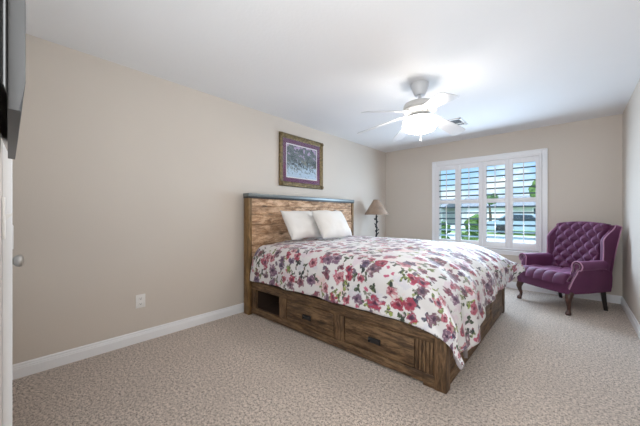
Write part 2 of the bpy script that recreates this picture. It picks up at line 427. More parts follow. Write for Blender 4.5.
# jamb lining and the sash frame
for lo, hi in (((WX0, D, WZ0), (WX0+0.012, D+0.13, WZ1)), ((WX1-0.012, D, WZ0), (WX1, D+0.13, WZ1)), ((WX0, D, WZ1-0.012), (WX1, D+0.13, WZ1)), ((WX0, D, WZ0), (WX1, D+0.13, WZ0+0.012))):
    box(bm, lo, hi)
win = obj('window_1', bm, M['trim'], kind='structure', smooth=30)
bm = NBM()
box(bm, (WX0-cw-0.02, D-0.060, WZ0-0.035), (WX1+cw+0.02, D, WZ0-0.008), 0.006)
box(bm, (WX0-cw, D-0.026, WZ0-0.085), (WX1+cw, D, WZ0-0.035), 0.005)
obj('window_sill', bm, M['trim'], win)
bm = NBM()
for lo, hi in (((WX0+0.012, D+0.085, WZ0+0.012), (WX0+0.05, D+0.12, WZ1-0.012)), ((WX1-0.05, D+0.085, WZ0+0.012), (WX1-0.012, D+0.12, WZ1-0.012)),
               ((WX0+0.012, D+0.085, WZ1-0.05), (WX1-0.012, D+0.12, WZ1-0.012)), ((WX0+0.012, D+0.085, WZ0+0.012), (WX1-0.012, D+0.12, WZ0+0.05)),
               ((1.775, D+0.085, WZ0+0.03), (1.825, D+0.12, WZ1-0.03))):
    box(bm, lo, hi, 0.003)
obj('window_frame', bm, M['trim'], win)
gm = mat('window_glass', 0.0, 0.0, (1, 1, 1)); gt = gm.node_tree
gl = gt.nodes.new('ShaderNodeBsdfTransparent'); gs = gt.nodes.new('ShaderNodeBsdfGlossy'); gs.inputs['Roughness'].default_value = 0.02
gx = gt.nodes.new('ShaderNodeMixShader'); gx.inputs[0].default_value = 0.012
gl.inputs[0].default_value = (0.95, 0.98, 0.97, 1)
gt.links.new(gl.outputs[0], gx.inputs[1]); gt.links.new(gs.outputs[0], gx.inputs[2]); gt.links.new(gx.outputs[0], gt.nodes['Material Output'].inputs[0])
obj('pane', boxbm((WX0+0.04, D+0.100, WZ0+0.04), (WX1-0.04, D+0.105, WZ1-0.04)), gm, win, smooth=0)

# plantation shutters: outer frame, four hinged panels each with louvers and a tilt rod
sh = thing('plantation_shutters', 'white plantation shutters with four louvered panels filling the window', 'shutters', ((WX0+WX1)/2, D-0.03, WZ0))
bm = NBM()
fy0, fy1 = D-0.050, D+0.0
for lo, hi in (((WX0+0.001, fy0, WZ0+0.001), (WX0+0.03, fy1, WZ1-0.001)), ((WX1-0.03, fy0, WZ0+0.001), (WX1-0.001, fy1, WZ1-0.001)),
               ((WX0+0.03, fy0, WZ1-0.03), (WX1-0.03, fy1, WZ1-0.001)), ((WX0+0.03, fy0, WZ0+0.001), (WX1-0.03, fy1, WZ0+0.022))):
    box(bm, lo, hi, 0.003)
obj('shutter_frame', bm, M['shutter'], sh, smooth=30)
edges = [(1.066, 1.110, 1.374, 1.4215), (1.4235, 1.471, 1.740, 1.797), (1.799, 1.856, 2.111, 2.162), (2.164, 2.215, 2.492, 2.534)]
ztop, zbot = 1.938, 0.715
lz = [1.865-0.0984*k for k in range(12)]
mid = lz[5]
for (x0, a, b, x1) in edges:
    py0, py1 = D-0.046, D-0.016
    bm = NBM()
    box(bm, (x0, py0, WZ0+0.024), (a, py1, WZ1-0.032), 0.003); box(bm, (b, py0, WZ0+0.024), (x1, py1, WZ1-0.032), 0.003)
    box(bm, (a-0.002, py0+0.002, ztop), (b+0.002, py1-0.002, WZ1-0.032), 0.002); box(bm, (a-0.002, py0+0.002, WZ0+0.024), (b+0.002, py1-0.002, zbot), 0.002)
    box(bm, (a-0.002, py0+0.002, mid-0.034), (b+0.002, py1-0.002, mid+0.034), 0.002)
    pn = obj('shutter_panel', bm, M['shutter'], sh, smooth=30)
    n = 12
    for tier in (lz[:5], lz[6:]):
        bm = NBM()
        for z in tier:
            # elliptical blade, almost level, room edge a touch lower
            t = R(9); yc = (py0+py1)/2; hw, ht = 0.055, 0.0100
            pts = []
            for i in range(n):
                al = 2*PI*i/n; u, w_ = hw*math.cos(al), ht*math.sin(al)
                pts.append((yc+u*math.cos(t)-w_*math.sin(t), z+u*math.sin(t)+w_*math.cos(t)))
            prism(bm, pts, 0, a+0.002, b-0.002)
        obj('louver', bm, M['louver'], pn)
    xr = (a+b)/2
    for zz0, zz1 in ((zbot+0.012, mid-0.055), (mid+0.055, ztop-0.012)):
        obj('tilt_rod', boxbm((xr-0.006, py0-0.052, zz0), (xr+0.006, py0-0.041, zz1), 0.002), M['shutter'], pn, smooth=30)

# ------------------------------------------------------------------ bed
BX0, BX1, BY0, BY1 = 0.05, 2.30, 1.87, 3.93
bed = thing('bed', 'king bed of rustic brown wood with plank headboard and storage drawers', 'bed', (1.2, 2.9, 0))
# headboard
HX0, HX1 = 0.055, 0.150
HY0, HY1 = 1.835, 3.905
bm = NBM(); tl = bm.faces.layers.float.new('tone')
z = 0.34; random.seed(11)
hts = [0.13, 0.105, 0.12, 0.10, 0.125, 0.11, 0.115, 0.10, 0.11]
for h in hts:
    z1 = min(z+h, 1.340)
    if z1-z < 0.02: break
    y = HY0+0.045
    while y < HY1-0.05:
        y1 = min(y+random.uniform(0.45, 1.1), HY1-0.045)
        if HY1-0.045-y1 < 0.2: y1 = HY1-0.045
        before = set(bm.faces)
        box(bm, (HX0+0.012, y+0.0012, z+0.0015), (HX1-0.010+random.uniform(-0.004, 0.004), y1-0.0012, z1-0.0015), 0.003, 1)
        t = random.random()
        for f in bm.faces:
            if f not in before: f[tl] = t
        y = y1
    z = z1
hb = obj('headboard', bm, M['wood_head'], bed, smooth=30)
for y0, y1 in ((HY0, HY0+0.045), (HY1-0.045, HY1)):
    obj('post', boxbm((HX0, y0, 0.0), (HX1+0.006, y1, 1.340), 0.004), M['wood_post'], hb, smooth=30)
bm = NBM(); box(bm, (HX0-0.006, HY0-0.006, 1.358), (HX1+0.012, HY1+0.006, 1.396), 0.004)
obj('top_cap', bm, M['zinc'], hb, smooth=30)
bm = NBM(); box(bm, (HX0-0.002, HY0-0.003, 1.338), (HX1+0.009, HY1+0.003, 1.358), 0.002)
obj('top_strip', bm, M['black_iron'], hb, smooth=30)

def bed_side(ys, sgn):
    """one long side: rails and stiles round a cubby and two drawers; ys = outer face, sgn = direction inwards"""
    def bx(bm, x0, x1, d0, d1, z0, z1, bev=0.003):
        a, b = ys+sgn*d0, ys+sgn*d1
        box(bm, (x0, min(a, b), z0), (x1, max(a, b), z1), bev)
    bm = NBM()
    bx(bm, 0.155, 2.225, 0, 0.035, 0.298, 0.385); bx(bm, 0.155, 2.15, 0, 0.035, 0.020, 0.088)
    sr = obj('side_rail', bm, M['wood_x'], bed, smooth=30)
    for a, b in ((0.155, 0.240), (0.646, 0.760), (1.374, 1.486)):
        bm = NBM(); bx(bm, a, b, 0.001, 0.034, 0.088, 0.298); obj('stile', bm, M['wood_z'], sr, smooth=30)
    # cubby: open box
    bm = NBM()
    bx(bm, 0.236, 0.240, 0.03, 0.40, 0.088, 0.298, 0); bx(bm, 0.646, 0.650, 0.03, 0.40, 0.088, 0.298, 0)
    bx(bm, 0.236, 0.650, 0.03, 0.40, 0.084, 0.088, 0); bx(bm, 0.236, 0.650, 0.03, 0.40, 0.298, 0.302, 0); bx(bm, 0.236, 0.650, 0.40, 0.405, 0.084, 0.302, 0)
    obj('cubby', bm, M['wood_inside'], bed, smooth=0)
    for a, b in ((0.762, 1.372), (1.488, 2.090)):
        bm = NBM()
        bx(bm, a+0.004, b-0.004, 0.004, 0.024, 0.093, 0.293, 0.003)
        bx(bm, a+0.02, b-0.02, 0.024, 0.44, 0.11, 0.27, 0)
        dr = obj('drawer', bm, M['wood_x'], bed, smooth=30)
        c = (a+b)/2-0.012
        bm = NBM()
        # recessed cup pull: back plate, hood and lip
        bx(bm, c-0.050, c+0.050, 0.000, 0.004, 0.160, 0.204, 0.0015)
        bx(bm, c-0.050, c+0.050, -0.016, 0.002, 0.196, 0.204, 0.002)
        bx(bm, c-0.050, c-0.044, -0.014, 0.002, 0.165, 0.204, 0.001); bx(bm, c+0.044, c+0.050, -0.014, 0.002, 0.165, 0.204, 0.001)
        bx(bm, c-0.048, c+0.048, -0.016, -0.012, 0.186, 0.200, 0.001)
        obj('handle', bm, M['black_iron'], dr, smooth=30)
    # fluted panel
    bm = NBM()
    bx(bm, 2.090, 2.228, 0.012, 0.034, 0.088, 0.300, 0)
    for k in range(5):
        x = 2.097+k*0.0252
        bx(bm, x, x+0.019, 0.002, 0.016, 0.090, 0.298, 0.004)
    obj('fluted_panel', bm, M['wood_z'], bed, smooth=30)
bed_side(BY0, 1); bed_side(BY1, -1)
for y0, y1 in ((BY0-0.004, BY0+0.075), (BY1-0.075, BY1+0.004)):
    obj('corner_post', boxbm((2.226, y0, 0.0), (2.304, y1, 0.392), 0.004), M['wood_z'], bed, smooth=30)
for y0, y1 in ((BY0+0.001, BY0+0.04), (BY1-0.04, BY1-0.001)):
    obj('foot', boxbm((2.150, y0, 0.0), (2.226, y1, 0.088), 0.003), M['wood_x'], bed, smooth=30)
fb = obj('footboard', boxbm((2.262, BY0+0.075, 0.09), (2.294, BY1-0.075, 0.385), 0.003), M['wood_y'], bed, smooth=30)
bm = NBM()
box(bm, (2.258, BY0+0.075, 0.02), (2.299, BY1-0.075, 0.095), 0.003); box(bm, (2.258, BY0+0.075, 0.315), (2.299, BY1-0.075, 0.388), 0.003)
for y in (2.55, 3.25): box(bm, (2.258, y-0.045, 0.09), (2.298, y+0.045, 0.32), 0.003)
obj('rail', bm, M['wood_y'], fb, smooth=30)
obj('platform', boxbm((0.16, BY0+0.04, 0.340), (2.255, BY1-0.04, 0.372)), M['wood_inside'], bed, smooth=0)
obj('mattress', boxbm((0.165, BY0+0.045, 0.374), (2.06, BY1-0.045, 0.735), 0.07, 4), M['mattress'], bed)

# ------------------------------------------------------------------ comforter (draped over the mattress, sides and foot)
CX0, CXF = 0.235, 1.75          # head edge, line where the foot starts to roll over
CYN, CYF = 2.00, 3.82           # lines where the near and far sides roll over
ZT = 0.800
EN, EF_, EFAR = 0.465, 0.82, 0.36   # cloth length past those lines: near side, foot, far side
def roll(e, rh, rv, lean):
    """arc then hang: horizontal run and drop for cloth length e"""
    L = (rh+rv)/2*PI/2
    if e <= L:
        a = e/L*PI/2
        return rh*math.sin(a), rv*(1-math.cos(a))
    return rh+(e-L)*math.sin(lean), rv+(e-L)*math.cos(lean)
def drape(s, t):
    """s = cloth length along the bed from the head edge, t = across from the near roll line"""
    x = CX0+s; y = CYN+t
    a = max(0.0, x-CXF); bn = max(0.0, CYN-y); bf = max(0.0, y-CYF)
    b = bn if bn > 0 else bf; sg = -1 if bn > 0 else 1
    px, py, pz = min(x, CXF), min(max(y, CYN), CYF), ZT
    # crown
    u = (px-CX0)/(CXF-CX0); v = (py-CYN)/(CYF-CYN)
    pz += 0.030*(math.sin(PI*min(1, max(0, v)))**0.6) - 0.004 + 0.008*math.sin(PI*u)
    nrm = Vector((0, 0, 1))
    if a > 0 or b > 0:
        e = math.hypot(a, b); ca, cb = a/e, b/e
        far = sg > 0
        cor = sst(0.10, 0.95, (a/EF_)*(b/(EFAR if far else EN)))      # 1 at the hanging corner
        rd = 0.09 if not far else 0.05
        b2, a2 = b*(1-rd*cor), a*(1-rd*cor)
        hs, ds = roll(b2, 0.20 if far else 0.165, 0.20, R(4))
        hf, df = roll(a2, 0.58, 0.28, R(8))
        dr = math.sqrt(ds*ds+df*df)
        if far: dr *= 1-0.26*cor
        ex = 0.0
        if dr > 0.42 and not far:                     # the heavy corner swings outwards instead of dropping straight
            q_ = 0.42+0.13*(1-math.exp(-(dr-0.42)/0.13)); ex = dr-q_; dr = q_
        # folds in the hanging part
        hang = sst(0.15, 0.45, b if b > a*0.6 else a-0.25)
        along = math.atan2(b, a)*0.55 + (py if ca > 0.7 else px)
        fold = (0.014*math.sin(along*11.0+1.3) + 0.009*math.sin(along*23.0)+0.02)*hang
        px += hf + ca*fold + (0.11 if far else 0.02)*cor + 0.22*ex*cor
        py += sg*(hs + cb*fold + (0.12 if far else 0.03)*cor + 0.25*ex*cor); pz -= dr
        nrm = Vector((ca, sg*cb, 0.4)).normalized()
    p = Vector((px, py, pz))
    # soft wrinkles: long ones running down the bed and across the foot, small puckers all over
    q = noise.noise(Vector((x*2.2-y*1.1, y*5.0+x*1.2, 0.3)))*0.011 + noise.noise(Vector((x*7, y*9, 1.7)))*0.006 + noise.noise(Vector((x*16, y*18, 4.2)))*0.0025
    if x > 1.3: q += sst(1.3, 2.0, x)*0.009*math.sin(y*21+x*4.0+3*noise.noise(Vector((x*1.5, y*2, 0))))
    return p+nrm*q
SL = CXF-CX0+EF_
def cl_uv(i, j):
    en = EN+0.07*sst(1.55, 2.15, i*SL)
    t = -en + j*(en+CYF-CYN+EFAR)
    return i*(SL+0.17*(1-sst(2.0, 2.95, CYN+t))), t      # pulled a little further down at the near foot corner
nu, nv = 150, 170
bm = NBM()
V = grid(bm, nu, nv, lambda i, j: drape(*cl_uv(i, j)), uv=lambda i, j: cl_uv(i, j))
cf = obj('comforter', bm, [M['floral'], M['lining']], smooth=180)
sm = cf.modifiers.new('thickness', 'SOLIDIFY'); sm.thickness = 0.022; sm.offset = -1; sm.material_offset = 1; sm.material_offset_rim = 1
tag(cf, 'white comforter with red, purple and green floral print draped over the bed', 'comforter')

# ------------------------------------------------------------------ pillows
def pillow(name, label, c, w, h, t, lean, rz, roll_=0, seed=0):
    bm = NBM(); N = 26
    def P(u, v, s):
        a, b = 2*u-1, 2*v-1
        # pinched corners
        k = 1-0.07*(1-abs(a)**2.2)*0 
        x = a*w/2*(1-0.075*(1-b*b)*0.0 - 0.06*(abs(b)**0 - abs(b))*abs(a)**3*1.0)
        y = b*h/2*(1-0.06*(1-abs(a))*abs(b)**3)
        th = t/2*((1-abs(a)**2.6)*(1-abs(b)**2.6))**0.55
        th *= 1+0.22*noise.noise(Vector((a*2.3, b*2.3, seed+s))); th += 0.006*noise.noise(Vector((a*5, b*5, seed+s+3)))*(1-abs(a)**4)*(1-abs(b)**4)
        return Vector((x, y+0.016*noise.noise(Vector((a*2.4, b*1.2, seed+5))), s*th))
    A = grid(bm, N, N, lambda u, v: P(u, v, 1)); B = grid(bm, N, N, lambda u, v: P(u, v, -1))
    bmesh.ops.remove_doubles(bm, verts=bm.verts, dist=1e-4)
    # piped hem
    # local: x along width, y up the pillow, z out of its face -> lean back against the headboard
    m = Matrix.Translation(Vector(c)) @ Matrix.Rotation(rz, 4, 'Z') @ Matrix.Rotation(roll_, 4, 'X')
    base = Matrix(((0, -math.sin(lean), math.cos(lean), 0), (1, 0, 0, 0), (0, math.cos(lean), math.sin(lean), 0), (0, 0, 0, 1)))
    bmesh.ops.transform(bm, matrix=m @ base, verts=bm.verts)
    return tag(obj(name, bm, M['pillow'], smooth=180), label, 'pillow')
pillow('pillow', 'white pillow on the left, leaning against the plank headboard', (0.385, 2.50, 1.022), 0.64, 0.40, 0.18, R(30), R(3), seed=1)
pillow('pillow', 'white pillow on the right, set in front of and overlapping the other pillows', (0.600, 2.80, 1.026), 0.53, 0.41, 0.19, R(33), R(-6), R(0), seed=4)
pillow('pillow', 'white pillow mostly hidden behind the front right pillow', (0.300, 3.17, 1.020), 0.60, 0.36, 0.11, R(25), R(0), R(-2), seed=8)

# ------------------------------------------------------------------ nightstand and lamp beyond the bed
ns_ = thing('nightstand', 'low wooden nightstand behind the bed that carries the lamp', 'nightstand', (0.27, 4.45, 0))
bm = NBM(); box(bm, (0.03, 4.22, 0.10), (0.47, 4.68, 0.60), 0.004)
nb = obj('body', bm, M['night'], ns_, smooth=30)
obj('top', boxbm((0.02, 4.20, 0.60), (0.49, 4.70, 0.63), 0.005), M['night'], ns_, smooth=30)
for z0 in (0.13, 0.36):
    d_ = obj('drawer', boxbm((0.465, 4.25, z0), (0.482, 4.65, z0+0.20), 0.003), M['wood_y'], ns_, smooth=30)
    obj('handle', boxbm((0.480, 4.40, z0+0.09), (0.496, 4.50, z0+0.115), 0.003), M['black_iron'], d_, smooth=30)
for x in (0.04, 0.42):
    for y in (4.23, 4.63): obj('leg', boxbm((x, y, 0), (x+0.04, y+0.04, 0.102), 0.002), M['night'], ns_, smooth=30)

LX, LY = 0.268, 4.45
lp = thing('table_lamp', 'table lamp with tan cone shade and dark twisted iron stem beyond the bed', 'lamp', (LX, LY, 0.63))
bm = NBM(); lathe(bm, [(0, 0.63), (0.085, 0.63), (0.085, 0.645), (0.05, 0.662), (0.02, 0.68), (0.0, 0.68)], (LX, LY, 0), 24)
obj('base', bm, M['black_iron'], lp)
bm = NBM()
tube(bm, [(LX+0.004*math.sin(k*0.9), LY+0.004*math.cos(k*0.9), 0.67+k*0.025) for k in range(20)], [0.012+0.003*math.sin(k*1.9) for k in range(20)], 10)
for k in range(44):                                   # twining vine round the stem
    pass
tube(bm, [(LX+0.019*math.cos(k*0.42), LY+0.019*math.sin(k*0.42), 0.68+k*0.0073) for k in range(62)], 0.0055, 8)
for k, (a, z) in enumerate(((0.5, 0.86), (2.6, 0.91), (4.4, 0.96), (1.4, 1.00), (3.6, 1.05), (5.4, 1.08), (0.2, 0.80))):
    d = Vector((math.cos(a), math.sin(a), 0.0))
    c = Vector((LX, LY, z))
    tube(bm, [c+d*0.012, c+d*0.028+Vector((0, 0, 0.010)), c+d*0.040+Vector((0, 0, 0.026)), c+d*0.040+Vector((0, 0, 0.034))], [0.005, 0.008, 0.009, 0.002], 8)
obj('stem', bm, M['black_iron'], lp)
def shade_mat():
    m = mat('tan_hide_shade', 0.6); q = NB(m); v = q.obj()
    f = q.noise(v, 7, 5, 0.6)
    q.base(q.ramp(f, [(0.3, (0.22, 0.155, 0.115)), (0.55, (0.31, 0.225, 0.165)), (0.75, (0.38, 0.28, 0.21))]))
    q.bump(f, 0.2, 0.004); return m
M['shade'] = shade_mat()
bm = NBM()
lathe(bm, [(0.206, 1.150), (0.209, 1.147), (0.212, 1.150), (0.212, 1.156), (0.058, 1.408), (0.058, 1.416), (0.054, 1.418), (0.050, 1.414), (0.206, 1.150)], (LX, LY, 0), 48, close=False)
obj('lamp_shade', bm, M['shade'], lp, smooth=30)
bm = NBM()
tube(bm, [(LX, LY, 1.13), (LX, LY, 1.38)], 0.006, 8)
for k in range(3):
    a = k*2*PI/3; tube(bm, [(LX, LY, 1.375), (LX+0.052*math.cos(a), LY+0.052*math.sin(a), 1.40)], 0.0025, 6)
lathe(bm, [(0, 1.20), (0.018, 1.20), (0.018, 1.24), (0.03, 1.28), (0.03, 1.31), (0.012, 1.345), (0, 1.35)], (LX, LY, 0), 16)
obj('harp', bm, M['black_iron'], lp)

# ------------------------------------------------------------------ framed picture on the left wall
PY0, PY1, PZ0, PZ1 = 2.402, 3.264, 1.535, 2.250
pf = thing('framed_picture', 'picture in carved gold frame with purple mat hanging above the headboard', 'picture', (0.02, (PY0+PY1)/2, PZ0))
def gold():
    m = mat('antique_gold', 0.42, 0.55); q = NB(m); v = q.obj()
    f = q.noise(v, 26, 5, 0.65)
    q.base(q.ramp(f, [(0.30, (0.075, 0.062, 0.035)), (0.55, (0.20, 0.145, 0.07)), (0.80, (0.40, 0.30, 0.15))]))
    q.bump(q.noise(v, 70, 3), 0.6, 0.006); return m
M['gold'] = gold()
def frame_ring(prof):
    """mitred moulding: prof = (inset from the outer edge, height off the wall)"""
    bm = NBM(); Rg = []
    for ins, h in prof:
        Rg.append([bm.verts.new((h, y, z)) for y, z in ((PY0+ins, PZ0+ins), (PY1-ins, PZ0+ins), (PY1-ins, PZ1-ins), (PY0+ins, PZ1-ins))])
    for A, B in zip(Rg, Rg[1:]):
        for i in range(4): bm.faces.new((A[i], A[(i+1) % 4], B[(i+1) % 4], B[i]))
    return bm
bm = frame_ring([(0.06, 0.002), (0.0, 0.002), (0.0, 0.026), (0.010, 0.036), (0.022, 0.036), (0.032, 0.028), (0.048, 0.026), (0.058, 0.018), (0.064, 0.016), (0.064, 0.004), (0.06, 0.002)])
fr = obj('frame', bm, M['gold'], pf, smooth=25)
for y in (PY0+0.03, PY1-0.03):
    for z in (PZ0+0.03, PZ1-0.03):
        bm = NBM()
        for k in range(6):
            a = k*PI/3
            bmesh.ops.create_uvsphere(bm, u_segments=8, v_segments=6, radius=0.013, matrix=Matrix.Translation((0.036, y+0.018*math.cos(a), z+0.018*math.sin(a))))
        bmesh.ops.create_uvsphere(bm, u_segments=10, v_segments=6, radius=0.014, matrix=Matrix.Translation((0.042, y, z)))
        obj('corner_ornament', bm, M['gold'], fr)
M['mat_board'] = fabric('plum_mat_board', (0.13, 0.035, 0.10), 0.05)
M['mat_white'] = fabric('white_mat_board', (0.72, 0.70, 0.71), 0.05)
def ringbm(i0, i1, h0, h1):
    bm = NBM(); Q = []
    for ins, h in ((i0, h1), (i1, h1), (i1, h0), (i0, h0)):
        Q.append([bm.verts.new((h, y, z)) for y, z in ((PY0+ins, PZ0+ins), (PY1-ins, PZ0+ins), (PY1-ins, PZ1-ins), (PY0+ins, PZ1-ins))])
    Q.append(Q[0])
    for A, B in zip(Q, Q[1:]):
        for i in range(4): bm.faces.new((A[i], A[(i+1) % 4], B[(i+1) % 4], B[i]))
    return bm
obj('mat', ringbm(0.060, 0.122, 0.006, 0.012), M['mat_board'], pf, smooth=0)
obj('inner_mat', ringbm(0.119, 0.136, 0.005, 0.010), M['mat_white'], pf, smooth=0)
def art():
    m = mat('print_of_blossoming_garden', 0.5); q = NB(m)
    v = q.n('ShaderNodeTexCoord').outputs['UV']
    sp = q.n('ShaderNodeSeparateXYZ'); q.put(sp.inputs[0], v)
    yy = sp.outputs[1]
    a = q.noise(v, 5.5, 7, 0.7, 0.8); b = q.noise(v, 13, 6, 0.7, 0.5); c = q.noise(v, 3.0, 4, 0.6)
    col = q.mix(q.smooth(yy, 0.10, 0.60), (0.30, 0.38, 0.42), (0.10, 0.13, 0.14))
    col = q.mix(q.smooth(a, 0.46, 0.56), col, (0.045, 0.065, 0.07))
    col = q.mix(q.smooth(q.math('ADD', b, q.math('MULTIPLY', q.math('SUBTRACT', 0.45, yy), 0.45)), 0.53, 0.62), col, (0.42, 0.55, 0.68))
    col = q.mix(q.math('MULTIPLY', q.smooth(c, 0.56, 0.68), 0.6), col, (0.34, 0.30, 0.18))
    col = q.mix(q.smooth(q.math('ADD', q.noise(v, 8, 4), q.math('MULTIPLY', yy, 0.30)), 0.78, 0.86), col, (0.42, 0.30, 0.48))
    q.base(col); return m
bm = NBM(); L_ = bm.loops.layers.uv.new('UVMap')
i_ = 0.132
vs = [bm.verts.new((0.0075, y, z)) for y, z in ((PY0+i_, PZ0+i_), (PY1-i_, PZ0+i_), (PY1-i_, PZ1-i_), (PY0+i_, PZ1-i_))]
f = bm.faces.new(vs)
for lp_, u in zip(f.loops, ((0, 0), (1.25, 0), (1.25, 1), (0, 1))): lp_[L_].uv = u
r = bmesh.ops.extrude_face_region(bm, geom=[f]); bmesh.ops.translate(bm, verts=[g for g in r['geom'] if isinstance(g, bmesh.types.BMVert)], vec=(-0.004, 0, 0))
obj('print', bm, art(), pf, smooth=0)
obj('backing', boxbm((0.001, PY0+0.05, PZ0+0.05), (0.004, PY1-0.05, PZ1-0.05)), M['dark_slot'], pf, smooth=0)
pg = bpy.data.materials.new('picture_glass'); pg.use_nodes = True; t_ = pg.node_tree; t_.nodes.remove(t_.nodes['Principled BSDF'])
a_ = t_.nodes.new('ShaderNodeBsdfTransparent'); b_ = t_.nodes.new('ShaderNodeBsdfGlossy'); b_.inputs['Roughness'].default_value = 0.03
x_ = t_.nodes.new('ShaderNodeMixShader'); x_.inputs[0].default_value = 0.05
t_.links.new(a_.outputs[0], x_.inputs[1]); t_.links.new(b_.outputs[0], x_.inputs[2]); t_.links.new(x_.outputs[0], t_.nodes['Material Output'].inputs[0])
obj('glass', boxbm((0.0135, PY0+0.055, PZ0+0.055), (0.0155, PY1-0.055, PZ1-0.055)), pg, pf, smooth=0)

# ------------------------------------------------------------------ electrical outlet on the left wall
oy, oz = 0.800, 0.368
ol = thing('electrical_outlet', 'white duplex electrical outlet low on the left wall', 'outlet', (0, oy, oz))
obj('plate', boxbm((0.0005, oy-0.038, oz-0.060), (0.006, oy+0.038, oz+0.060), 0.003), M['plastic'], ol, smooth=30)
for dz in (-0.024, 0.024):
    rc = obj('receptacle', boxbm((0.004, oy-0.017, oz+dz-0.014), (0.008, oy+0.017, oz+dz+0.014), 0.004), M['plastic'], ol, smooth=30)
    bm = NBM()
    box(bm, (0.0065, oy-0.008, oz+dz-0.002), (0.0084, oy-0.0055, oz+dz+0.007)); box(bm, (0.0065, oy+0.0055, oz+dz-0.002), (0.0084, oy+0.008, oz+dz+0.007))
    box(bm, (0.0065, oy-0.003, oz+dz-0.010), (0.0084, oy+0.003, oz+dz-0.005))
    obj('slot', bm, M['dark_slot'], rc, smooth=0)

# ------------------------------------------------------------------ ceiling vent
vx, vy = 1.687, 4.19
cv = thing('ceiling_vent', 'white ceiling vent with dark grille beside the fan', 'vent', (vx, vy, H))
bm = NBM()
x0, x1, y0, y1 = vx-0.105, vx+0.105, vy-0.165, vy+0.165
for lo, hi in (((x0, y0, H-0.012), (x0+0.025, y1, H-0.0005)), ((x1-0.025, y0, H-0.012), (x1, y1, H-0.0005)), ((x0, y0, H-0.012), (x1, y0+0.025, H-0.0005)), ((x0, y1-0.025, H-0.012), (x1, y1, H-0.0005)), ((x0, vy+0.055, H-0.012), (x1, vy+0.075, H-0.0005))):
    box(bm, lo, hi, 0.002)
obj('frame', bm, M['plastic'], cv, smooth=30)
obj('backing', boxbm((x0+0.01, y0+0.01, H-0.003), (x1-0.01, y1-0.01, H-0.0008)), M['dark_slot'], cv, smooth=0)
bm = NBM()
for k in range(9):
    xx = x0+0.026+k*0.0175
    prism(bm, [(xx, H-0.003), (xx+0.003, H-0.003), (xx+0.014, H-0.011), (xx+0.011, H-0.011)], 1, y0+0.02, y1-0.02) if False else \
        prism(bm, [(xx, H-0.003), (xx+0.003, H-0.003), (xx+0.011, H-0.010), (xx+0.008, H-0.010)], 1, y0+0.02, y1-0.02)
M['vent_slat'] = paint('grey_vent_slat', (0.36, 0.36, 0.365), bump=0, rough=0.5)
obj('slat', bm, M['vent_slat'], cv, smooth=0)

# ------------------------------------------------------------------ ceiling fan
FX, FY = 1.775, 2.73
fan = thing('ceiling_fan', 'white five-blade ceiling fan with a lit frosted bowl hanging over the bed', 'ceiling fan', (FX, FY, H))
M['fan_white'] = paint('fan_white_enamel', (0.56, 0.575, 0.60), bump=0, rough=0.35, var=0.0)
M['fan_grey'] = paint('fan_motor_enamel', (0.50, 0.50, 0.49), bump=0, rough=0.35, var=0.0)
fc = (FX, FY, 0)
bm = NBM(); lathe(bm, [(0, 2.4395), (0.088, 2.4395), (0.088, 2.428), (0.082, 2.405), (0.060, 2.352), (0.052, 2.332), (0.045, 2.325), (0, 2.325)], fc, 36)
obj('canopy', bm, M['fan_white'], fan)
bm = NBM(); lathe(bm, [(0, 2.335), (0.013, 2.335), (0.013, 2.28), (0.024, 2.272), (0.024, 2.258), (0, 2.258)], fc, 20)
obj('downrod', bm, M['fan_white'], fan)
bm = NBM(); lathe(bm, [(0, 2.268), (0.05, 2.266), (0.115, 2.256), (0.148, 2.240), (0.158, 2.222), (0.158, 2.192), (0.152, 2.186), (0.152, 2.180), (0.158, 2.175), (0.150, 2.160), (0.110, 2.140), (0.075, 2.128), (0.06, 2.112), (0, 2.112)], fc, 44)
obj('motor_housing', bm, M['fan_grey'], fan)
angs = [-112, -172, 136, -48, 73]
for ad in angs:
    a = R(ad); rt = Matrix.Translation((FX, FY, 0)) @ Matrix.Rotation(a, 4, 'Z')
    droop = (2.150-2.058)/(0.66-0.14)
    bm = NBM()
    # blade: rounded plank, pitched 13 degrees, drooping slightly
    L0, L1 = 0.185, 0.665; out_ = []
    def half(r): return 0.052+0.020*sst(L0, L1-0.1, r)
    rs = [L0+(L1-L0)*k/14 for k in range(15)]
    up = [(r, half(r)) for r in rs[:-1]] + [(L1-0.012, half(L1)-0.004), (L1, half(L1)-0.024)]
    out_ = up + [(r, -w) for r, w in reversed(up)]
    out_ = [(L0-0.012, -0.03)] + [] + out_ if False else out_
    top = []; bot = []
    for r, w in out_:
        zc = 2.150-droop*(r-0.14)
        z = zc-w*math.tan(R(13))
        top.append(bm.verts.new((r, w, z+0.003))); bot.append(bm.verts.new((r, w, z-0.003)))
    bm.faces.new(top); bm.faces.new(bot[::-1])
    n = len(top)
    for i in range(n): bm.faces.new((top[i], bot[i], bot[(i+1) % n], top[(i+1) % n]))
    bmesh.ops.transform(bm, matrix=rt, verts=bm.verts)
    bl = obj('blade', bm, M['fan_white'], fan, smooth=30)
    bm = NBM()
    # blade iron: neck from the motor and a flared plate under the blade
    tube(bm, [(0.10, 0, 2.150), (0.15, 0, 2.143), (0.19, 0, 2.133)], [0.012, 0.010, 0.012], 10)
    pts = [(0.165, 0.012), (0.19, 0.030), (0.235, 0.042), (0.255, 0.030), (0.262, 0.0), (0.255, -0.030), (0.235, -0.042), (0.19, -0.030), (0.165, -0.012)]
    T = []; B = []
    for r, w in pts:
        z = 2.150-droop*(r-0.14)-w*math.tan(R(13))-0.004
        T.append(bm.verts.new((r, w, z))); B.append(bm.verts.new((r, w, z-0.004)))
    bm.faces.new(T); bm.faces.new(B[::-1])
    for i in range(len(T)): bm.faces.new((T[i], B[i], B[(i+1) % len(T)], T[(i+1) % len(T)]))
    bmesh.ops.transform(bm, matrix=rt, verts=bm.verts)
    obj('blade_iron', bm, M['fan_white'], bl, smooth=30)
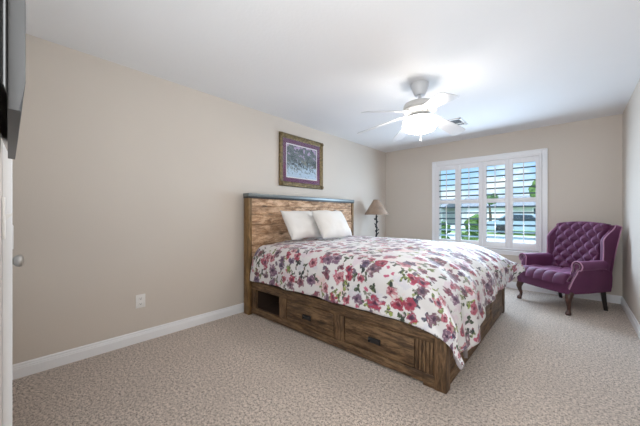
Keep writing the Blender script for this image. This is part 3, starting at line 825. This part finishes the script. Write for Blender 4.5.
# scalloped frosted bowl that glows
gm2 = mat('frosted_glass_lit', 0.4, 0.0, (0.9, 0.88, 0.84)); b2 = gm2.node_tree.nodes['Principled BSDF']
b2.inputs['Emission Color'].default_value = (*LAMP_COL, 1); b2.inputs['Emission Strength'].default_value = LAMP_BOWL
bm = NBM(); nseg = 60; prof = [(0.128, 2.098), (0.154, 2.087), (0.167, 2.064), (0.167, 2.040), (0.158, 2.010), (0.135, 1.985), (0.095, 1.968), (0.045, 1.960), (0.012, 1.958)]
rings = []
for r, z in prof:
    rg = []
    for i in range(nseg):
        al = 2*PI*i/nseg; k = 1+0.055*math.cos(al*6)*min(1, r/0.14)**2
        rg.append(bm.verts.new((FX+r*k*math.cos(al), FY+r*k*math.sin(al), z)))
    rings.append(rg)
for A, B in zip(rings, rings[1:]):
    for i in range(nseg): bm.faces.new((A[i], B[i], B[(i+1) % nseg], A[(i+1) % nseg]))
bowl = obj('light_bowl', bm, gm2, fan)
bm = NBM(); lathe(bm, [(0, 2.092), (0.132, 2.094), (0.138, 2.098), (0.134, 2.104), (0.105, 2.110), (0.062, 2.116), (0, 2.116)], fc, 40)
obj('fitter', bm, M['fan_white'], fan)
bm = NBM(); lathe(bm, [(0, 1.962), (0.014, 1.962), (0.016, 1.955), (0.010, 1.948), (0.012, 1.940), (0.006, 1.930), (0, 1.928)], fc, 18)
obj('finial', bm, M['fan_grey'], bowl)
bm = NBM(); tube(bm, [(FX+0.012, FY-0.004, 1.955), (FX+0.012, FY-0.004, 1.900)], 0.0035, 8)
lathe(bm, [(0, 1.905), (0.008, 1.900), (0.011, 1.885), (0.007, 1.872), (0, 1.868)], (FX+0.012, FY-0.004, 0), 14)
obj('pull_chain', bm, M['fan_grey'], fan)

# ------------------------------------------------------------------ television and switches on the near wall
M['tv_shell'] = paint('grey_tv_shell', (0.036, 0.036, 0.037), bump=0, rough=0.5)
M['tv_black'] = mat('black_glass', 0.12, col=(0.006, 0.007, 0.008))
tv = thing('television', 'dark flat television seen edge-on at the top left corner', 'television', (2.1, RW, 1.28))
bm = NBM()
tx0, tx1 = 1.87, 2.355
prism(bm, [(-0.0005, 1.285), (0.0115, 1.284), (0.0158, 1.325), (0.0160, 1.80), (0.012, 1.806), (-0.0005, 1.806)], 0, tx0, tx1, 0.002)
obj('bezel', bm, M['tv_shell'], tv, smooth=30)
obj('screen', boxbm((tx0+0.015, 0.0148, 1.345), (tx1-0.015, 0.0162, 1.79)), M['tv_black'], tv, smooth=0)
bm = NBM(); prism(bm, [(RW+0.001, 1.33), (-0.0005, 1.30), (-0.0005, 1.80), (RW+0.001, 1.76)], 0, tx0+0.004, tx1-0.002, 0.002)
obj('back_shell', bm, M['tv_black'], tv, smooth=30)
sw = thing('light_switch', 'white light switch beside the door casing at the left edge', 'switch', (1.72, RW, 1.14))
obj('plate', boxbm((1.685, RW+0.0005, 1.08), (1.755, RW+0.007, 1.195), 0.002), M['plastic'], sw, smooth=30)
bm = NBM(); prism(bm, [(RW+0.006, 1.128), (RW+0.020, 1.146), (RW+0.020, 1.151), (RW+0.006, 1.148)], 0, 1.715, 1.725, 0.001)
obj('toggle', bm, M['plastic'], sw, smooth=30)
ts = thing('thermostat', 'small white wall thermostat just above the door knob', 'thermostat', (0.80, RW, 1.03))
obj('housing', boxbm((0.755, RW+0.0005, 0.975), (0.845, RW+0.030, 1.095), 0.004), M['plastic'], ts, smooth=30)
obj('base_plate', boxbm((0.745, RW+0.0003, 0.965), (0.855, RW+0.006, 1.105), 0.002), M['plastic'], ts, smooth=30)

# ------------------------------------------------------------------ wingback chair (local: front is -y)
ch = thing('wingback_armchair', 'plum velvet tufted wingback armchair with rolled arms in the corner by the window', 'armchair', (2.818, 4.742, 0), R(-38.95))
def bump_tuft(u, v, nu_, nv_, depth):
    """diamond tufting: u, v in cells; returns (pillow height, buttons at cell corners)"""
    a, b = u*nu_, v*nv_
    p, q = (a+b)/2, (a-b)/2
    fp, fq = abs(p-round(p)), abs(q-round(q))           # distance to the fold lines
    return depth*((min(1, fp*2)**0.55)*(min(1, fq*2)**0.55))
def local(name, bm, m, parent=ch, smooth=40): return obj(name, bm, m, parent, world=False, smooth=smooth)
# lower body: apron with a serpentine front
bm = NBM()
def apron_front(x): return -0.325-0.035*math.cos(x/0.36*PI*0.5)
N = 20
pts = [(-0.34+0.68*k/N, apron_front(-0.34+0.68*k/N)) for k in range(N+1)] + [(0.31, 0.29), (-0.31, 0.29)]
prism(bm, pts, 2, 0.235, 0.375, 0.012, 3)
local('seat_frame', bm, M['velvet'])
# seat: tufted cushion top that rolls over the front in pleats
bm = NBM()
def seat(u, v):
    x = (u-0.5)*0.60
    f0, b0 = apron_front(x)-0.012, 0.20
    # v: 0 at the bottom of the front edge, 0.3 at the top of the roll, 1 at the back
    ch_ = abs(math.sin(PI*5*u))                       # five channels
    pl = 0.018*(ch_**0.5)
    if v < 0.30:
        a = v/0.30*PI/2
        y = f0+0.055*(1-math.sin(a))*0 - 0.02*math.cos(a) + 0.05*(1-math.cos(a)); z = 0.345+0.105*math.sin(a)
        return Vector((x, y-pl*math.cos(a), z+pl*math.sin(a)))
    w_ = (v-0.30)/0.70
    y = f0+0.05+(b0-f0-0.05)*w_
    k = sst(0.0, 0.35, w_)
    t = bump_tuft(u, w_, 5, 3, 0.026)
    return Vector((x, y, 0.450-0.015*w_+(1-k)*pl+k*t))
V = grid(bm, 60, 60, seat)
solid(bm, V, lambda i, j, c: Vector((c.x*0.98, max(c.y, -0.30)+0.02 if j < 18 else c.y, 0.36)))
st = local('seat', bm, M['velvet'], smooth=80)
bm = NBM(); bmesh.ops.create_uvsphere(bm, u_segments=10, v_segments=6, radius=0.009, matrix=Matrix.Diagonal((1, 1, 0.6, 1)))
sbtn = None
for i in range(5):
    for j in range(1, 3):
        u, v = (i+(0.5 if j % 2 else 0.0))/5, j/3
        if 0.05 < u < 0.95:
            x = (u-0.5)*0.60; f0 = apron_front(x)-0.012; y = f0+0.05+(0.20-f0-0.05)*v
            if sbtn is None: sbtn = local('button', bm, M['velvet'], st); sbtn.location = (x, y, 0.452-0.015*v)
            else: dup(sbtn, parent=st, loc=(x, y, 0.452-0.015*v))
# back: tufted, arched top, reclined
BH0, BH1 = 0.40, 1.060
def back_top(x): return BH1-0.032*(abs(x)/0.30)**2.2
def back_pt(u, v, d=0.0):
    x = (u-0.5)*0.53
    z = BH0+(back_top(x)-BH0)*v
    y = 0.180+0.120*v - 0.020*math.sin(PI*v) + 0.05*(-(abs(x)/0.30)**2)      # wraps towards the wings
    return Vector((x*(1+0.03*v), y-d, z))
NB_U, NB_V = 8, 9
bm = NBM()
def back(u, v):
    edge = min(1, min(u, 1-u)/0.05, (1-v)/0.05)
    return back_pt(u, v, 0.036*0.35+bump_tuft(u, v, NB_U, NB_V, 0.050)*max(0, edge)**0.5)
V = grid(bm, 84, 98, back)
def back_rear(i, j, c):
    q = back_pt(i/84, j/98, 0); return Vector((q.x, max(q.y, 0.0)+0.055+0.03*(abs(q.x)/0.30)**2, q.z-0.012*(j == 98)))
solid(bm, V, back_rear)
bk = local('backrest', bm, M['velvet'], smooth=80)
btn = None
for j in range(1, NB_V):
    for i in range(0, NB_U+1):
        if (i+j) % 2: continue
        u, v = i/NB_U, j/NB_V
        if not (0.08 < u < 0.92) or v < 0.12: continue
        p = back_pt(u, v, 0.016)
        if btn is None:
            bm = NBM(); bmesh.ops.create_uvsphere(bm, u_segments=12, v_segments=8, radius=0.010, matrix=Matrix.Diagonal((1, 0.6, 1, 1)))
            btn = local('button', bm, M['velvet'], bk); btn.location = p
        else: dup(btn, parent=bk, loc=p)
# wings, arms, welting, nailhead trim, legs on both sides
def wing_front(v):
    """front edge of the wing, side view (y, z) for v 0..1 from the arm up to the crown"""
    z = 0.48+0.545*v
    y = 0.120+0.015*math.sin(PI*v) + 0.185*sst(0.62, 1.0, v)**1.3
    return y, z
for s in (-1, 1):
    # wing panel
    bm = NBM()
    def wing(u, v):
        yf, zf = wing_front(v)
        yb = 0.275+0.065*((zf-0.4)/0.66)
        y = yf+(yb-yf)*u
        x = 0.352 + 0.030*v*u - 0.040*(1-v)*u - 0.012*(1-u)
        zz = zf - 0.020*u*sst(0.8, 1, v)
        return Vector((s*x, y, zz))
    V = grid(bm, 22, 26, wing)
    def wing_in(i, j, c):
        u, v = i/22, j/26
        th = 0.032+0.088*sst(0.05, 1.0, u)+0.022*math.sin(PI*u)*math.sin(PI*v)
        return Vector((c.x-s*th, c.y, c.z-0.004))
    solid(bm, V, wing_in)
    bmesh.ops.bevel(bm, geom=[e for e in bm.edges if e.is_manifold and e.calc_face_angle(0) > R(60)], offset=0.010, segments=3, profile=0.5, affect='EDGES', clamp_overlap=True)
    wg = local('wing', bm, M['velvet'], smooth=80)
    bm = NBM()
    pts = []
    for k in range(6, 27):
        p = wing(0, k/26); pts.append((p.x+s*0.002, p.y-0.001, p.z))
    for k in range(1, 8):
        p = wing(k/8, 1.0); pts.append((p.x+s*0.002, p.y, p.z+0.001))
    tube(bm, pts, 0.006, 8)
    p_bot = [wing(1, 1-k/26) for k in range(24)]
    tube(bm, [(p.x+s*0.002, p.y, p.z) for p in p_bot], 0.005, 8)
    local('welting', bm, M['welt'], wg)
    # arm: S-fronted side with a rolled top
    prof = [(0.338, 0.235)]
    cx, cz, rr = 0.350, 0.556, 0.058
    prof += [(0.352, 0.30), (0.356, 0.40), (0.360, 0.47), (0.372, 0.512)]
    for k in range(15):
        a = R(-50+k*17.5); prof.append((cx+rr*math.cos(a)+0.006, cz+rr*math.sin(a)))
    prof += [(0.300, 0.520), (0.296, 0.46), (0.292, 0.38), (0.290, 0.235)]
    bm = NBM(); rings = []
    ny = 26
    for k in range(ny+1):
        t = k/ny; ring = []
        for x, z in prof:
            q = sst(0.24, 0.56, z)
            yf = -0.350+0.105*q - 0.014*math.sin(PI*q*2.0)          # scroll leans back towards the top
            yb = 0.285-0.140*sst(0.46, 0.52, z)
            y = yf+(yb-yf)*t
            # plan: tapers in towards the back
            xx = x-0.030*sst(0.35, 1.0, t) - (0.010*math.sin(PI*t) if z > 0.45 else 0)
            ring.append(bm.verts.new((s*xx, y, z)))
        rings.append(ring)
    n = len(prof)
    for A, B in zip(rings, rings[1:]):
        for i in range(n): bm.faces.new((A[i], B[i], B[(i+1) % n], A[(i+1) % n]))
    f0 = bm.faces.new(rings[0]); f1 = bm.faces.new(rings[-1][::-1])
    bmesh.ops.bevel(bm, geom=list(f0.edges), offset=0.008, segments=2, profile=0.5, affect='EDGES', clamp_overlap=True)
    ar = local('arm', bm, M['velvet'], smooth=50)
    # welting and nailheads that outline the scroll face
    bm = NBM(); line = []
    for x, z in prof[1:-1]:
        q = sst(0.24, 0.56, z); line.append(Vector((s*x, -0.350+0.105*q-0.014*math.sin(PI*q*2.0)-0.003, z)))
    tube(bm, line, 0.006, 8)
    local('welting', bm, M['welt'], ar)
    bm = NBM(); inner = []
    for x, z in prof[1:-1]:
        cxx = 0.325 if z < 0.5 else cx
        xi = x+(cxx-x)*0.45; zi = z+(cz-z)*0.40 if z > 0.51 else z
        q = sst(0.24, 0.56, zi); inner.append(Vector((s*xi, -0.350+0.105*q-0.014*math.sin(PI*q*2.0)-0.003, zi)))
    acc = 0.0; last = inner[0]
    for a, b in zip(inner, inner[1:]):
        seg = (b-a).length; k = 0.0
        while acc + (seg-k) >= 0.015:
            k += 0.015-acc; acc = 0.0
            bmesh.ops.create_uvsphere(bm, u_segments=8, v_segments=5, radius=0.0058, matrix=Matrix.Translation(a+(b-a)*(k/seg)))
        acc += seg-k
    local('nailhead_trim', bm, M['nail'], ar)
    # front cabriole leg with pad foot
    bm = NBM()
    px, py = s*0.318, -0.315
    path = [(px, py+0.02, 0.25), (px+s*0.006, py-0.006, 0.215), (px+s*0.010, py-0.018, 0.175), (px+s*0.006, py-0.010, 0.13), (px-s*0.002, py+0.004, 0.085), (px, py, 0.050), (px+s*0.006, py-0.012, 0.030), (px+s*0.008, py-0.016, 0.012), (px+s*0.008, py-0.016, 0.0)]
    tube(bm, path, [0.038, 0.038, 0.032, 0.024, 0.019, 0.018, 0.026, 0.030, 0.024], 14)
    local('leg', bm, M['chair_leg'])
    # straight raked rear leg
    bm = NBM()
    tube(bm, [(s*0.268, 0.225, 0.245), (s*0.268, 0.245, 0.12), (s*0.268, 0.270, 0.0)], [0.033, 0.028, 0.024], 4)
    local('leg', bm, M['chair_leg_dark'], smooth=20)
# outside back panel
bm = NBM()
V = grid(bm, 20, 20, lambda u, v: Vector(((u-0.5)*(0.62+0.10*v), 0.262+0.075*v, 0.24+(back_top((u-0.5)*0.60)-0.02-0.24)*v)))
solid(bm, V, lambda i, j, c: Vector((c.x, c.y-0.03, c.z)))
local('outer_back', bm, M['velvet'], smooth=50)

# ------------------------------------------------------------------ outside, seen between the louvers
GZ = -0.22
def outdoor(name, c1, c2, sc):
    m = mat(name, 0.95); q = NB(m); f = q.noise(q.obj(), sc, 5, 0.65)
    q.base(q.mix(q.smooth(f, 0.3, 0.7), c1, c2)); return m
M['lawn'] = outdoor('lawn', (0.16, 0.27, 0.06), (0.30, 0.40, 0.12), 1.4)
M['concrete'] = outdoor('pale_concrete', (0.46, 0.44, 0.42), (0.56, 0.54, 0.51), 3)
M['leaf'] = outdoor('leafage', (0.035, 0.085, 0.02), (0.15, 0.24, 0.06), 5)
M['leaf2'] = outdoor('dark_leafage', (0.05, 0.10, 0.04), (0.16, 0.24, 0.10), 4)
M['bark'] = outdoor('bark', (0.09, 0.06, 0.04), (0.17, 0.12, 0.08), 12)
M['siding'] = outdoor('pale_siding', (0.52, 0.54, 0.55), (0.62, 0.63, 0.63), 2)
M['brick'] = outdoor('tan_brick', (0.30, 0.21, 0.16), (0.40, 0.29, 0.22), 6)
M['roof'] = outdoor('grey_shingles', (0.20, 0.20, 0.21), (0.30, 0.30, 0.31), 5)
M['pane_dark'] = mat('dark_pane', 0.1, col=(0.03, 0.05, 0.07))
M['car'] = mat('pale_blue_paint', 0.25, 0.3, (0.40, 0.50, 0.58))
M['tyre'] = mat('tyre', 0.8, col=(0.02, 0.02, 0.02))
obj('ground_lawn', boxbm((-60, D+0.2, GZ-0.2), (60, 80, GZ)), M['lawn'], kind='structure', smooth=0)
obj('road', boxbm((-60, 14, GZ-0.1), (60, 22, GZ+0.02)), M['concrete'], kind='structure', smooth=0)
obj('path', boxbm((-60, 25.0, GZ-0.1), (60, 26.6, GZ+0.02)), M['concrete'], kind='structure', smooth=0)
obj('driveway', boxbm((-9.5, 22.0, GZ-0.1), (-5.0, 40, GZ+0.025)), M['concrete'], kind='structure', smooth=0)
def house(x0, x1, y0, hgt, ridge, wall, label, garage):
    t = thing('house', label, 'house', ((x0+x1)/2, y0+4, GZ))
    obj('wall', boxbm((x0, y0, GZ), (x1, y0+8, GZ+hgt)), wall, t, smooth=0)
    bm = NBM(); prism(bm, [(y0-0.6, GZ+hgt-0.05), (y0+4, GZ+ridge), (y0+8.6, GZ+hgt-0.05)], 0, x0-0.5, x1+0.5)
    obj('roof', bm, M['roof'], t, smooth=0)
    gx = x1-5.5 if garage > 0 else x0+0.7
    g = obj('garage_door', boxbm((gx, y0-0.05, GZ), (gx+4.8, y0+0.02, GZ+2.2)), M['trim'], t, smooth=0)
    for k in range(2):
        wx = (x0+1.2 if garage > 0 else x1-6.0)+k*2.6
        w_ = obj('window', boxbm((wx, y0-0.06, GZ+0.9), (wx+1.6, y0+0.02, GZ+2.2)), M['trim'], t, smooth=0)
        obj('pane', boxbm((wx+0.1, y0-0.075, GZ+1.0), (wx+1.5, y0-0.03, GZ+2.1)), M['pane_dark'], w_, smooth=0)
house(-23, -10.5, 40, 2.4, 3.75, M['siding'], 'pale grey house across the street behind the two left shutter panels', 1)
house(-8, 5.5, 40, 2.4, 3.8, M['siding'], 'pale house across the street behind the two right shutter panels', -1)
def blob(bm, c, r, n, seed, flat=1.0):
    rnd = random.Random(seed)
    for _ in range(n):
        d = Vector((rnd.gauss(0, 1), rnd.gauss(0, 1), rnd.gauss(0, 1))).normalized()*r*rnd.uniform(0.25, 0.85)
        d.z *= flat
        rr = r*rnd.uniform(0.28, 0.45); p = Vector(c)+d
        res = bmesh.ops.create_icosphere(bm, subdivisions=2, radius=rr, matrix=Matrix.Translation(p))
        for v in res['verts']:
            k = noise.noise(v.co*3.1+Vector((seed, 0, 0)))*0.30*rr
            v.co += (v.co-p).normalized()*k
def tree(x, y, h, r, label, m, seed):
    t = thing('tree', label, 'tree', (x, y, GZ))
    bm = NBM(); tube(bm, [(x, y, GZ), (x+0.05, y, GZ+h*0.35), (x-0.05, y, GZ+h*0.7)], [0.18, 0.13, 0.07], 8)
    obj('trunk', bm, M['bark'], t)
    bm = NBM(); blob(bm, (x, y, GZ+h-r*0.8), r, 26, seed); obj('crown', bm, m, t)
tree(1.62, 20.0, 3.3, 0.62, 'green tree outside seen through the right edge of the rightmost shutter panel', M['leaf'], 3)
tree(-3.4, 33.0, 3.5, 0.7, 'distant dark tree outside seen through the third shutter panel', M['leaf2'], 5)
tree(-9.2, 34.0, 3.4, 0.7, 'small distant tree outside seen through the leftmost shutter panel', M['leaf2'], 9)
def bush(x, y, ztop, r, label, m, seed):
    bm = NBM(); n_ = 3
    for k in range(n_): blob(bm, (x+0.05*k, y, GZ+(ztop-GZ)*(k+0.75)/(n_+0.5)), r*(1-0.12*k), 12, seed+k, 1.0)
    tag(obj('bush', bm, m), label, 'bush')
bush(0.63, 9.2, 1.32, 0.42, 'leafy green bush outside behind the second shutter panel', M['leaf'], 21)
bush(-0.25, 9.2, 1.0, 0.30, 'low green bush outside behind the leftmost shutter panel', M['leaf'], 25)
# parked car
cx_, cy_ = 0.5, 24.0
car = thing('car', 'pale blue car parked on the street seen through the rightmost shutter panel', 'car', (cx_, cy_, GZ+0.02))
z0 = GZ+0.02
bm = NBM()
prism(bm, [(cx_-2.2, z0+0.28), (cx_+2.2, z0+0.28), (cx_+2.25, z0+0.65), (cx_+1.9, z0+0.82), (cx_+0.95, z0+0.90), (cx_+0.45, z0+1.38), (cx_-1.0, z0+1.42), (cx_-1.7, z0+0.92), (cx_-2.2, z0+0.85)], 1, cy_-0.85, cy_+0.85, 0.06) if False else None
P_ = [(cx_-2.2, z0+0.28), (cx_+2.2, z0+0.28), (cx_+2.25, z0+0.65), (cx_+1.9, z0+0.82), (cx_+0.95, z0+0.90), (cx_+0.45, z0+1.38), (cx_-1.0, z0+1.42), (cx_-1.7, z0+0.92), (cx_-2.2, z0+0.85)]
A = [bm.verts.new((a, cy_-0.85, b)) for a, b in P_]; B = [bm.verts.new((a, cy_+0.85, b)) for a, b in P_]
bm.faces.new(A); bm.faces.new(B[::-1])
for i in range(len(P_)): bm.faces.new((A[i], B[i], B[(i+1) % len(P_)], A[(i+1) % len(P_)]))
obj('body', bm, M['car'], car, smooth=30)
bm = NBM()
Q_ = [(cx_-1.5, z0+0.92), (cx_+0.78, z0+0.92), (cx_+0.38, z0+1.32), (cx_-0.95, z0+1.36)]
A = [bm.verts.new((a, cy_-0.86, b)) for a, b in Q_]; B = [bm.verts.new((a, cy_+0.86, b)) for a, b in Q_]
bm.faces.new(A); bm.faces.new(B[::-1])
for i in range(4): bm.faces.new((A[i], B[i], B[(i+1) % 4], A[(i+1) % 4]))
obj('window', bm, M['pane_dark'], car, smooth=0)
for x in (-1.35, 1.35):
    for y in (-0.80, 0.66):
        bm = NBM(); lathe(bm, [(0, 0), (0.31, 0), (0.33, 0.03), (0.33, 0.15), (0.31, 0.18), (0, 0.18)], (0, 0, 0), 20)
        bmesh.ops.rotate(bm, verts=bm.verts, matrix=Matrix.Rotation(R(-90), 3, 'X'))
        bmesh.ops.translate(bm, verts=bm.verts, vec=(cx_+x, cy_+y-0.07, z0+0.33))
        obj('wheel', bm, M['tyre'], car)
